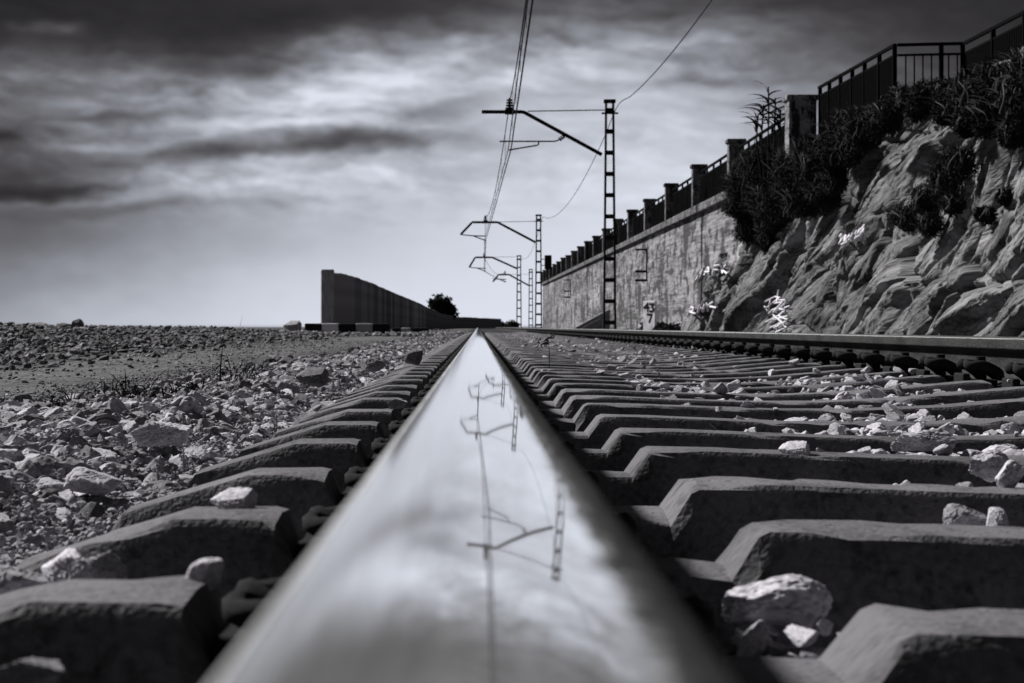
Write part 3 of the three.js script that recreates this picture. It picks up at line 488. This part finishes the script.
// ------------------------------------------------------------------ right side: retaining wall, marker, slab
const WX = 7.0;
const copeY = (d) => EYE + 3.62 + (d - 57) * 0.0058;
{
  const W = base('retaining_wall', 0, 0, 0);
  const wt = tex(2048, 1024, (u, v) => {                                    // 28 m x 7 m of stained render
    const big = tile(u, v, 5, 4, 61), streak = tile(u, v * 0.12, 110, 3, 63), streak2 = tile(u, v * 0.06, 40, 3, 64), fine = tile(u, v, 70, 4, 65), sp = tile(u, v, 46, 3, 66);
    let k = 0.62 + big * 0.75 + fine * 0.6; const st = Math.max(0, streak - 0.03) * 2.4 + Math.max(0, streak2 - 0.06) * 2.2; k -= st * (0.95 + big);
    if (sp > 0.30) k += 0.22; if (sp < -0.24) k -= 0.3; k -= sstep(0.08, 0.3, tile(u, v, 14, 4, 68)) * 0.3 * (1 - v * 0.5); return clamp(k, 0.08, 1);
  });
  const wb = tex(1024, 512, (u, v) => 0.5 + tile(u, v, 20, 5, 71) * 0.9);
  const wm = new THREE.MeshStandardMaterial({ color: grey(0.36), map: wt, roughness: 0.95, bumpMap: wb, bumpScale: 0.05 });
  const cm = mat(0.30, 0.95, { bumpMap: wb, bumpScale: 0.04, map: wt });
  const D0 = 54.5, D1 = 226, pos = [], uv = [], idx = []; let n = 0;
  for (let d = D0; d <= D1; d += 2) { for (let k = 0; k <= 12; k++) { const y = lerp(-0.3, copeY(d), k / 12), x = WX + noise(d * 0.3, y * 0.8, 3) * 0.025; pos.push(x, y, -d); uv.push(d / 120, y / 7); } n++; }
  for (let j = 0; j + 1 < n; j++) for (let k = 0; k < 12; k++) { const a = j * 13 + k; idx.push(a, a + 1, a + 13, a + 1, a + 14, a + 13); }
  const g = new THREE.BufferGeometry(); g.setAttribute('position', new THREE.Float32BufferAttribute(pos, 3)); g.setAttribute('uv', new THREE.Float32BufferAttribute(uv, 2)); g.setIndex(idx); g.computeVertexNormals();
  mesh('wall_face', g, wm, W);
  mesh('wall_core', merge([box(0.6, 4.4, D1 - D0 - 0.2, WX + 0.34, 1.5, -(D0 + D1) / 2), box(0.6, 4.9, 3, WX + 0.33, 2.0, -D1 + 1.6)]), cm, W);
  const uvm = (g2, s = 3) => { const p = g2.attributes.position, u = g2.attributes.uv; for (let i = 0; i < p.count; i++) u.setXY(i, (p.getZ(i) + p.getX(i)) / 9, (p.getY(i) + p.getX(i) * 0.3) / 4); return g2; };
  for (let d = D0 + 4.7; d < D1; d += 9.6) mesh('coping_stone', uvm(rbox(0.55, 0.26, 9.56, 0.04, 0, 0, 0).applyMatrix4(new THREE.Matrix4().makeRotationX(Math.atan(0.0058))).translate(WX + 0.12, copeY(d) + 0.04, -d)), cm, W);
  const r = rng32(15), PD = []; for (let k = -1; k < 19; k++) PD.push(57.3 + (k) * 9.62 - (k === -1 ? 1.9 : 0));
  const tilt = Math.atan(0.0058);
  for (const d of PD) {
    const y = copeY(d) + 0.17, h = 1.28 + (r() - 0.5) * 0.12 - sstep(60, 200, d) * 0.12, s = 0.43, near = d < 50 ? 1.42 : 1;
    const p = mesh('pillar', uvm(rbox(s * near, h, s * near, 0.03, WX + 0.1, y + h / 2, -d)), cm, W);
    mesh('cap_stone', uvm(rbox(s * near + 0.1, 0.12, s * near + 0.1, 0.03, WX + 0.1, y + h + 0.05, -d)), cm, p);
  }
  for (let i = 0; i + 1 < PD.length; i++) {
    const a = PD[i] + 0.28, b = PD[i + 1] - 0.28, y = copeY((a + b) / 2) + 0.17, L = b - a, mid = -(a + b) / 2, sub = (g2) => g2.applyMatrix4(new THREE.Matrix4().makeRotationX(tilt)).translate(WX + 0.14, y, mid);
    const f = mesh('railing_frame', sub(merge([box(0.06, 0.06, L, 0, 1.12, 0), box(0.045, 0.045, L, 0, 0.94, 0), box(0.045, 0.045, L, 0, 0.1, 0), ...[0.2, 0.4, 0.6, 0.8].map((t) => box(0.06, 1.15, 0.06, 0, 0.56, -L / 2 + L * t))])), M.railing, W);
    const bars = []; for (let z = 0.1; z < L; z += 0.11) bars.push(box(0.03, 0.86, 0.045, 0, 0.52, -L / 2 + z)); const bm = mesh('bars', sub(merge(bars)), M.railing, f); bm.userData.kind = 'stuff';
  }
  tag(W, 'stained grey retaining wall with pillars and iron railing on top', 'wall');
  // cable hooks on the wall
  for (const [d, hs] of [[86, [3.2, 2.3, 1.93]], [157, [3.55, 2.7, 2.25]]]) { const o = base('cable_hook_rack', WX, 0, -d); hs.forEach((h, i) => mesh('hook_arm', box(0.5, i ? 0.1 : 0.07, 0.12, -0.25, h + EYE - (i ? 0 : 0), 0).rotateZ(0), M.mast, o)); mesh('rod', box(0.05, hs[0] - hs[2] + 0.1, 0.06, -0.03, (hs[0] + hs[2]) / 2 + EYE, 0), M.mast, o); tag(o, d < 100 ? 'three black iron brackets on the wall right of the nearest mast' : 'smaller iron brackets on the wall left of the nearest mast', 'bracket', 'cable brackets on the retaining wall'); }
  // kilometre marker
  const km = base('kilometre_marker', P(650, 327, 76).x, 0, -76); km.rotation.y = -1.0; mesh('slab', rbox(0.72, 1.35, 0.1, 0.02, 0, 0.575, 0), M.white, km);
  const cv = (txt, x, y) => { const segs = { '4': [[[0.06, 0.2], [-0.06, 0.05], [0.09, 0.05]], [[0.05, 0.14], [0.05, -0.1]]], '3': [[[-0.06, 0.18], [0.06, 0.18], [0.0, 0.06], [0.065, 0.0], [0.03, -0.09], [-0.065, -0.08]]], '7': [[[-0.07, 0.18], [0.07, 0.18], [-0.01, -0.1]]] }[txt]; return merge(segs.flatMap((p) => p.slice(1).map((q, i) => { const a = V(x + p[i][0] * 1.9, y + p[i][1], 0.056), b = V(x + q[0] * 1.9, y + q[1], 0.056), L = a.distanceTo(b); return box(L + 0.05, 0.07, 0.014).rotateZ(Math.atan2(b.y - a.y, b.x - a.x)).translate((a.x + b.x) / 2, (a.y + b.y) / 2, 0.056); }))); };
  mesh('numeral', cv('4', -0.17, 0.96), M.ink, km); mesh('numeral', cv('3', 0.17, 0.96), M.ink, km); mesh('numeral', cv('7', 0.04, 0.58), M.ink, km);
  tag(km, 'white kilometre marker slab lettered 43 and 7 before the wall', 'marker');
  const sl = base('sloping_parapet', 0, 0, -98), a = P(576, 329, 98), b = P(603, 314.5, 98);
  mesh('slab', bar(V(a.x, a.y + 0.0, 0), V(b.x + 0.3, b.y + 0.16, 0), 0.9, 0.17), M.concrete, sl); mesh('base_wall', (() => { const s = new THREE.Shape([new THREE.Vector2(a.x + 0.1, -0.2), new THREE.Vector2(b.x + 0.3, -0.2), new THREE.Vector2(b.x + 0.3, b.y + 0.04), new THREE.Vector2(a.x + 0.1, a.y - 0.08)]); return new THREE.ExtrudeGeometry(s, { depth: 0.7, bevelEnabled: false }).translate(0, 0, -0.35); })(), M.concrete, sl);
  tag(sl, 'sloping concrete parapet leaning up behind the foot of the nearest mast', 'parapet');
}
console.log('wall done');

// ------------------------------------------------------------------ rock face
const cellHash = (i, j, k) => { const s = Math.sin(i * 127.1 + j * 311.7 + k * 74.7) * 43758.5453; return s - Math.floor(s); };
function worley(x, y, seed) { const ix = Math.floor(x), iy = Math.floor(y); let d1 = 9, d2 = 9, id = 0, fx = 0; for (let a = -1; a <= 1; a++) for (let b = -1; b <= 1; b++) { const i = ix + a, j = iy + b, px = i + cellHash(i, j, seed), py = j + cellHash(j, i, seed + 5), d = Math.hypot(px - x, py - y); if (d < d1) { d2 = d1; d1 = d; id = cellHash(i, j, seed + 9); fx = (cellHash(i, j, seed + 13) - 0.5) * (x - px) + (cellHash(i, j, seed + 17) - 0.5) * (y - py); } else if (d < d2) d2 = d; } return [d1, d2, id, fx]; }
// height of the rock's upper edge along the line
const TOPS = [[17, 4.6], [24, 4.6], [30, 4.5], [34, 4.4], [38, 4.3], [41, 4.2], [44, 3.95], [48, 3.4], [52, 2.8], [56, 2.3], [60, 1.75], [64, 0.9], [68, 0.15], [70, 0]];
const topAt = (d) => { let i = 0; while (i < TOPS.length - 2 && TOPS[i + 1][0] < d) i++; return lerp(TOPS[i][1], TOPS[i + 1][1], clamp((d - TOPS[i][0]) / (TOPS[i + 1][0] - TOPS[i][0]), 0, 1)); };
function cliff(d, y) {                                                      // -> [x, tone]
  const lean = 0.30 + 0.16 * sstep(58, 40, d), foot = 6.02 + sstep(52, 68, d) * 0.72;
  let x = foot + lean * Math.max(y, -0.2) + 0.10 * Math.max(0, y - 2.6) ** 1.5;
  const wx = fbm(d * 0.22, y * 0.45, 2, 2), wy = fbm(d * 0.25 + 7, y * 0.5, 5, 3);
  const s = 0.66 * y + 0.5 * d + wx * 0.55, t = 0.75 * y - 0.6 * d + wy * 0.5;        // across and along the strata
  const saw = (q, e) => { const f = q - Math.floor(q); return f < e ? 1 - f / e : (f - e) / (1 - e); };
  const [a1, a2, id, fa] = worley(s * 0.55, t * 0.25, 3), [b1, b2, id2, fb] = worley(s * 1.5 + 5, t * 0.75, 8), [c1, c2, id3, fc] = worley(s * 3.6 + wy, t * 2.4, 21);
  const crack = Math.max(0, 1 - (a2 - a1) * 14), crack2 = Math.max(0, 1 - (b2 - b1) * 11);
  const near = sstep(70, 60, d), m1 = 0.35 + 0.65 * sstep(-0.25, 0.3, fbm(t * 0.3, s * 0.3, 14, 2)), m2 = sstep(-0.1, 0.3, fbm(t * 0.5, s * 0.5, 17, 2));
  x += near * (saw(s * 0.36, 0.10) * 0.44 * m1 + saw(s * 1.13 + id * 0.7, 0.12) * 0.11 * m2 + (id - 0.5) * 0.26 + fa * 0.8 + (id2 - 0.5) * 0.11 + fb * 0.3 + (id3 - 0.5) * 0.04 + fc * 0.11 + crack * 0.16 + crack2 * 0.09
    + fbm(d * 0.3, y * 0.4, 3, 2) * 0.45 + fbm(s * 4.2, t * 1.3, 9, 4) * 0.07 + fbm(d * 9, y * 9, 12, 2) * 0.02 + Math.max(0, 0.035 - Math.abs(fbm(s * 1.4, t * 0.6, 31, 3))) * 1.3);
  return [x, 0.55 + (id - 0.5) * 0.25 + (id2 - 0.5) * 0.3 + (id3 - 0.5) * 0.15 + fbm(d * 1.1, y * 1.5, 4, 4) * 0.8 + fbm(s * 7, t * 3, 6, 3) * 0.5];
}
{
  const pos = [], col = [], uv = [], idx = [], ds = []; for (let d = 17; d < 70; d += d < 45 ? 0.036 : 0.06) ds.push(d);
  const NY = 150;
  for (const d of ds) { const top = topAt(d) + EYE + 0.2 + fbm(d * 0.5, 3, 8, 3) * 0.5; for (let k = 0; k <= NY; k++) { const q = k / NY, y = lerp(-0.35, Math.max(top, 0.0), q), [x0, v] = cliff(d, y), back = sstep(0.93, 1, q); pos.push(x0 + back * 0.9, y - back * 0.1, -d + noise(d * 3, y * 3, 6) * 0.03); const c = clamp(0.05 + 0.24 * v, 0.03, 0.45); col.push(c, c * 0.99, c * 1.03); uv.push((0.66 * y + 0.5 * d) / 2.0, (0.75 * y - 0.6 * d) / 5.5); } }
  for (let j = 0; j + 1 < ds.length; j++) for (let k = 0; k < NY; k++) { const a = j * (NY + 1) + k; idx.push(a, a + 1, a + NY + 1, a + 1, a + NY + 2, a + NY + 1); }
  const g = new THREE.BufferGeometry(); g.setAttribute('position', new THREE.Float32BufferAttribute(pos, 3)); g.setAttribute('color', new THREE.Float32BufferAttribute(col, 3)); g.setAttribute('uv', new THREE.Float32BufferAttribute(uv, 2)); g.setIndex(idx); g.computeVertexNormals();
  const rbm = tex(1024, 1024, (u, v) => 0.5 + tile(u, v, 11, 6, 81) * 0.8 - Math.max(0, 0.05 - Math.abs(tile(u, v, 9, 3, 83))) * 5);
  const rcm = tex(1024, 1024, (u, v) => clamp(0.74 + tile(u, v, 9, 6, 85) * 1.2 + tile(u, v, 80, 2, 86) * 0.6 - Math.max(0, 0.04 - Math.abs(tile(u, v, 7, 3, 87))) * 9, 0.15, 1));
  const rk = mesh('rock_face', g, new THREE.MeshStandardMaterial({ color: 0xffffff, vertexColors: true, map: rcm, roughness: 0.95, bumpMap: rbm, bumpScale: 0.05 }));
  tag(rk, 'steep grey rock face with slanting cracks right of the track', null, null, 'structure');
  // bank of earth between the rock's edge and the railings
  const bp = [], bi = []; let n = 0; for (let d = 17; d < 58; d += 0.5) { const y = topAt(d) + EYE + 0.1, x = cliff(d, y)[0]; for (const [t, h] of [[-0.15, -0.5], [0.3, 0.0], [1, 0.15], [2.2, 0.3], [14, 0.35]]) bp.push(x + t + 0.4, y + h + fbm(d, t, 3, 2) * 0.2, -d); n++; }
  for (let j = 0; j + 1 < n; j++) for (let k = 0; k < 4; k++) { const a = j * 5 + k; bi.push(a, a + 1, a + 5, a + 1, a + 6, a + 5); }
  const bg = new THREE.BufferGeometry(); bg.setAttribute('position', new THREE.Float32BufferAttribute(bp, 3)); bg.setIndex(bi); bg.computeVertexNormals();
  tag(mesh('upper_terrain', bg, mat(0.05, 0.95)), 'dark earth bank above the rock face', null, null, 'structure');
}
// where a line of sight towards a place on the rock meets it
function onRock(px, py) { let lo = 18, hi = 72; for (let d = 18; d < 72; d += 0.05) { const p = P(px, py, d), w = Math.min(cliff(d, p.y)[0], WX); if (p.x >= w - 0.02 && p.y < topAt(d) + EYE + 0.3 || p.x >= WX && d > 54.5) { p.rock = !(p.x >= WX && d > 54.5); return p; } } return P(px, py, 60); }
{
  function tagPaint(strokes, px, py, sc, wid, label) {
    const geos = strokes.map((st) => { const pts = []; for (let i = 0; i + 1 < st.length; i++) for (let k = 0; k < 4; k++) pts.push(onRock(px + lerp(st[i][0], st[i + 1][0], k / 4) * sc, py + lerp(st[i][1], st[i + 1][1], k / 4) * sc)); const l = st[st.length - 1]; pts.push(onRock(px + l[0] * sc, py + l[1] * sc)); pts.forEach((p) => { p.x -= 0.07; p.z += 0.06; }); return new THREE.TubeGeometry(new THREE.CatmullRomCurve3(pts), pts.length * 2, wid, 5); });
    tag(mesh('graffiti', merge(geos), M.paint), label, 'graffiti', 'white graffiti on rock and wall');
  }
  tagPaint([[[0, 4], [3, 0], [1, 9], [6, 3], [5, 10], [11, 1], [8, 9]], [[9, 9], [14, 0], [12, 8]], [[13, 8], [18, -3], [16, 6], [21, -4], [20, 4], [25, -5]], [[2, 12], [10, 8], [22, 2]], [[17, 2], [26, -8], [24, 0]]], 843, 233, 1.0, 0.026, 'small white scrawled graffiti high on the rock face');
  tagPaint([[[0, 4], [8, -2], [16, 0], [6, 6], [18, 4]], [[14, -8], [12, 6]], [[2, 10], [12, 2], [24, 2], [14, 12], [26, 8]], [[4, 16], [10, 10], [22, 12], [8, 22], [24, 18]], [[2, 24], [14, 18], [24, 22], [10, 30]], [[6, 30], [18, 24], [22, 30], [12, 34], [14, 28]], [[0, 8], [4, 14], [6, 2]], [[20, 2], [8, 16], [20, 26]]], 767, 298, 1.0, 0.019, 'dense white scrawl of graffiti low on the rock face');
  tagPaint([[[0, 14], [8, 2], [4, 12]], [[8, 10], [13, 0], [13, 9]], [[9, 6], [14, 6]], [[17, 10], [19, 0], [24, -1]], [[18, 4], [23, 4]], [[27, 8], [25, -2]], [[31, -2], [26, 4], [32, 8]]], 698, 266, 1.0, 0.034, 'white painted letters on the wall beside the rock');
  tagPaint([[[0, 14], [4, 4], [8, 6], [3, 9], [9, 11]], [[11, 10], [13, 2], [16, 9], [18, 1]], [[21, 8], [20, 0]], [[27, -2], [21, 3], [30, 5]]], 689, 303, 1.0, 0.034, 'lower line of white painted letters near the foot of the rock');
}
console.log('cliff done');

// ------------------------------------------------------------------ railings on the bank
{
  const top = EYE + 5.22, A = V(7.44, top, -45.4), B = V(7.72, top, -38.5), C = V(8.93, top, -38.3), D = V(9.15, top, -31.5), E = V(9.3, top, -24);
  function fence(name, a, b, posts, barStep, label, single) {
    const f = base(name, 0, 0, 0), L = a.distanceTo(b), dir = b.clone().sub(a).normalize(), dn = (p, h) => p.clone().add(V(0, -h, 0));
    mesh('top_rail', bar(a, b, 0.06, 0.055), M.railing, f); mesh('middle_rail', bar(dn(a, 0.19), dn(b, 0.19), 0.04, 0.04), M.railing, f); mesh('bottom_rail', bar(dn(a, 1.05), dn(b, 1.05), 0.04, 0.04), M.railing, f);
    for (const t of posts) { const p = a.clone().addScaledVector(dir, L * t); mesh('post', box(0.075, 1.4, 0.075, p.x, p.y - 0.70, p.z), M.railing, f); }
    const bars = []; for (let s = barStep; s < L; s += barStep) { const p = a.clone().addScaledVector(dir, s), g = box(single ? 0.024 : 0.03, 0.88, single ? 0.024 : 0.05, p.x, p.y - 0.62, p.z); if (single) mesh('bar', g, M.railing, f); else bars.push(g); }
    if (bars.length) mesh('bars', merge(bars), M.railing, f).userData.kind = 'stuff';
    tag(f, label, 'railing', 'iron railings above the rock');
  }
  fence('iron_railing', A, B, [0.02, 0.16, 0.32, 0.48, 0.64, 0.82, 0.995], 0.10, 'black iron railing climbing right from the large pillar above the shrubs');
  fence('iron_railing', B.clone().add(V(0.04, 0, 0)), C, [0.67, 0.995], 0.155, 'short railing face on to the camera, sky showing between its bars', true);
  fence('iron_railing', C.clone().add(V(0.02, 0, 0.05)), D, [0.28, 0.56, 0.84, 0.99], 0.10, 'black railing at the top right corner above the dark bank');
  fence('iron_railing', D.clone().add(V(0.0, 0, 0.05)), E, [0.2, 0.5, 0.8, 0.99], 0.10, 'railing continuing out of the frame at upper right');
}
// ------------------------------------------------------------------ shrubs and grass on the rock
{
  function shrub(seed, spots, per, leaf, label, extra = 0, group) {
    const c0 = P(spots[0][0], spots[0][1], spots[0][2]), o = base('shrub', 0, 0, 0), r = rng32(seed), cl = [], bl = [], tw = [];
    for (const [px, py, d, rp, k = 1] of spots) {
      const hit = onRock(px, py), dd = hit.rock && -hit.z < 59 ? Math.max(-hit.z - rp / F * d * 0.6, 22) : d, p = P(px, py, dd), R = rp / F * dd;
      for (let i = 0; i < 4; i++) cl.push([p.x + (r() - 0.5) * R * 0.9, p.y + (r() - 0.5) * R * 0.9, p.z + (r() - 0.5) * R * 1.6, R * (0.5 + r() * 0.45), R * (0.45 + r() * 0.4), R * (0.7 + r() * 0.6), k / 4]);
      for (let i = 0; i < extra; i++) { const a = r() * 6.28, h = R * (0.4 + r() * 0.7); bl.push([p.x + (r() - 0.5) * R * 1.6, p.y + (r() - 0.45) * R * 1.3, p.z + (r() - 0.5) * R * 2, h, h * (0.3 + r() * 0.9), a]); }
      for (let z9 = 0; z9 < 3; z9++) { const q = V(p.x - R * 0.5 + (r() - 0.5) * R, p.y - R * 0.4, p.z + R * 0.9); tw.push(tube([q, q.clone().add(V((r() - 0.5) * R * 0.6, R * 0.5, 0.1)), q.clone().add(V((r() - 0.5) * R * 1.4, R * 1.1, (r() - 0.5) * R))], 0.009, 8, 5)); }
    }
    mesh('foliage', leafMass(seed + 1, cl, per, leaf, leaf * 0.4), M.leaf, o);
    if (bl.length) mesh('grass_blades', blades(seed + 2, bl, 0.024), M.leafMid, o);
    if (tw.length) mesh('twig', merge(tw), M.dry, o);
    tag(o, label, 'shrub', group ?? 'shrubs on the rock face');
  }
  shrub(101, [[764, 168, 50, 20], [746, 182, 51.5, 19], [742, 205, 52, 18], [765, 192, 49, 26], [752, 228, 51, 16], [775, 215, 48, 24], [796, 180, 46.2, 26], [800, 205, 46, 22], [770, 240, 49, 14], [748, 170, 52.5, 11], [740, 185, 53.5, 12]], 3600, 0.07, 'large dark hanging shrub over the end of the retaining wall', 420);
  shrub(202, [[852, 152, 42, 16], [838, 160, 43, 16], [834, 148, 44, 21], [816, 172, 44.5, 24], [862, 132, 42, 19], [882, 122, 41, 15], [846, 124, 43.4, 12], [822, 195, 44, 16], [835, 185, 43.5, 14]], 3300, 0.065, 'dark shrub below the railing right of the large pillar', 380);
  shrub(303, [[905, 101, 38.4, 13], [922, 95, 38, 12], [940, 92, 37.6, 11], [890, 114, 39, 14], [918, 108, 38, 12], [958, 92, 37, 12], [898, 96, 38.3, 7]], 2400, 0.06, 'bushy grass growing at the foot of the face on railing', 320);
  shrub(404, [[975, 100, 34, 24], [1000, 90, 33, 24], [1020, 105, 31, 28], [992, 120, 32.5, 18], [965, 125, 34, 12], [1015, 138, 31, 16], [1035, 80, 31, 26], [950, 112, 35, 14]], 4200, 0.065, 'dark bank of shrubs in the upper right corner below the railing', 420);
  shrub(505, [[945, 185, 32.5, 18], [925, 205, 33, 15], [905, 220, 33.6, 13], [960, 165, 32, 16], [930, 225, 32.5, 12], [955, 205, 32, 12]], 2200, 0.05, 'dark low bush clinging to the middle of the rock face', 260);
  shrub(606, [[985, 215, 30, 8], [1005, 195, 29.5, 8]], 700, 0.08, 'small tuft of scrub near the right edge of the rock', 40);
  // reed plant against the sky
  const o = base('reed_plant', P(768, 135, 47).x, 0, -47), r = rng32(33), st = [], lv = [], y0 = P(768, 140, 47).y;
  for (const [dx, h] of [[0, 1.2], [0.14, 0.95], [-0.14, 0.8], [0.26, 0.7], [-0.26, 0.55]]) { st.push(tube([V(dx * 0.6, y0 - 0.9, 0), V(dx, y0, 0), V(dx + 0.02, y0 + h * 0.6, 0), V(dx + (r() - 0.5) * 0.1, y0 + h, 0)], 0.018, 6, 5)); for (let i = 0; i < 7; i++) { const t = 0.3 + i / 7 * 0.68, a = (i % 2 ? 0 : Math.PI) + (r() - 0.5) * 1.6; lv.push([dx, y0 + h * t, 0, 0.26 + r() * 0.16, 0.32 + r() * 0.34, a]); } }
  mesh('stem', merge(st), M.leaf, o); mesh('leaves', blades(34, lv, 0.085), M.leaf, o);
  tag(o, 'tall reed plant with drooping leaves against the sky left of pillar', 'plant');
}
// ------------------------------------------------------------------ weeds
{
  const r = rng32(606);
  function weed(px, py, d, h, n, label, wid = 0.005, spread = 0.9) { const p = P(px, py, d), o = base('weed', p.x, groundY(p.x, d) + 0.005, p.z), l = []; for (let i = 0; i < n; i++) { const hh = h * (0.4 + r() * 0.7); l.push([(r() - 0.5) * h * spread, 0, (r() - 0.5) * h * spread, hh, hh * (0.2 + r() * 0.7), r() * 6.28]); } mesh('blades', blades(Math.floor(r() * 9999), l, wid), M.weed, o); const c = []; for (let i = 0; i < 4; i++) c.push([(r() - 0.5) * h * spread, h * (0.15 + r() * 0.35), (r() - 0.5) * h * spread, h * 0.3, h * 0.2, h * 0.3]); mesh('leaves', leafMass(Math.floor(r() * 9999), c, 16, 0.018, 0.008), M.weed, o); tag(o, label, 'weed', 'weeds on the left shoulder'); }
  [[112, 402, 5.6, 0.10, 12, 'leafy dark weed tuft at the left end of the weed row'], [128, 398, 5.8, 0.12, 13, 'taller weed beside the leftmost weed tuft'], [150, 402, 5.7, 0.085, 10, 'low weed tuft in the middle of the weed row'], [172, 398, 5.9, 0.09, 12, 'spreading weed right of the middle of the weed row'], [196, 392, 6.3, 0.08, 10, 'weed tuft at the right end of the weed row'], [228, 382, 7.2, 0.2, 14, 'spindly weed behind the weed row'], [60, 412, 5.2, 0.08, 16, 'small weed at far left above the ballast'], [252, 374, 8.4, 0.1, 12, 'faint weed tuft beside the left ballast edge']].forEach((w) => weed(...w));
  const tw = base('twig', 0, 0, 0), q = P(84, 442, 3.9); mesh('stick', tube([q, P(92, 430, 3.95).add(V(0, 0.012, 0)), P(104, 424, 4.0).add(V(0, 0.012, 0)), P(116, 421, 4.05)], 0.0025, 16, 6), M.bark, tw); tag(tw, 'thin dark curved twig lying on the left ballast', 'twig');
  const p = P(549, 366, 9), o = base('dry_stalk', p.x, p.y, p.z); mesh('stem', tube([V(0, -0.01, 0), V(0.002, 0.05, 0), V(-0.002, 0.11, 0)], 0.0018, 6, 5), M.weed, o); mesh('leaves', leafMass(77, [[0, 0.12, 0, 0.05, 0.008, 0.03], [-0.02, 0.10, 0, 0.03, 0.01, 0.02]], 14, 0.03, 0.006), M.weed, o); tag(o, 'single dark dry stalk standing between the rails', 'plant');
  const gs = P(240, 327, 40), gg = base('grass_stalk', gs.x, gs.y, gs.z); mesh('blade', blades(3, [[0, -0.1, 0, 0.36, 0.06, 0.2], [0.1, -0.1, 0, 0.16, 0.1, 2.8], [-0.2, -0.1, 0, 0.14, 0.15, 0.5]], 0.015), M.weed, gg); tag(gg, 'thin lone grass stalk on the horizon left of the barrier wall', 'plant');
  // scrub at the foot of the retaining wall
  const cl = []; for (let i = 0; i < 12; i++) cl.push([6.5 + r() * 0.4, 0.1 + r() * 0.25, -70 - r() * 12, 0.35, 0.22, 0.7]); const wbush = base('shrub', 0, 0, 0); mesh('foliage', leafMass(91, cl, 260, 0.12, 0.06), M.leaf, wbush); tag(wbush, 'low dark scrub along the foot of the wall by the marker', 'shrub');
}
renderer.render(scene, camera);
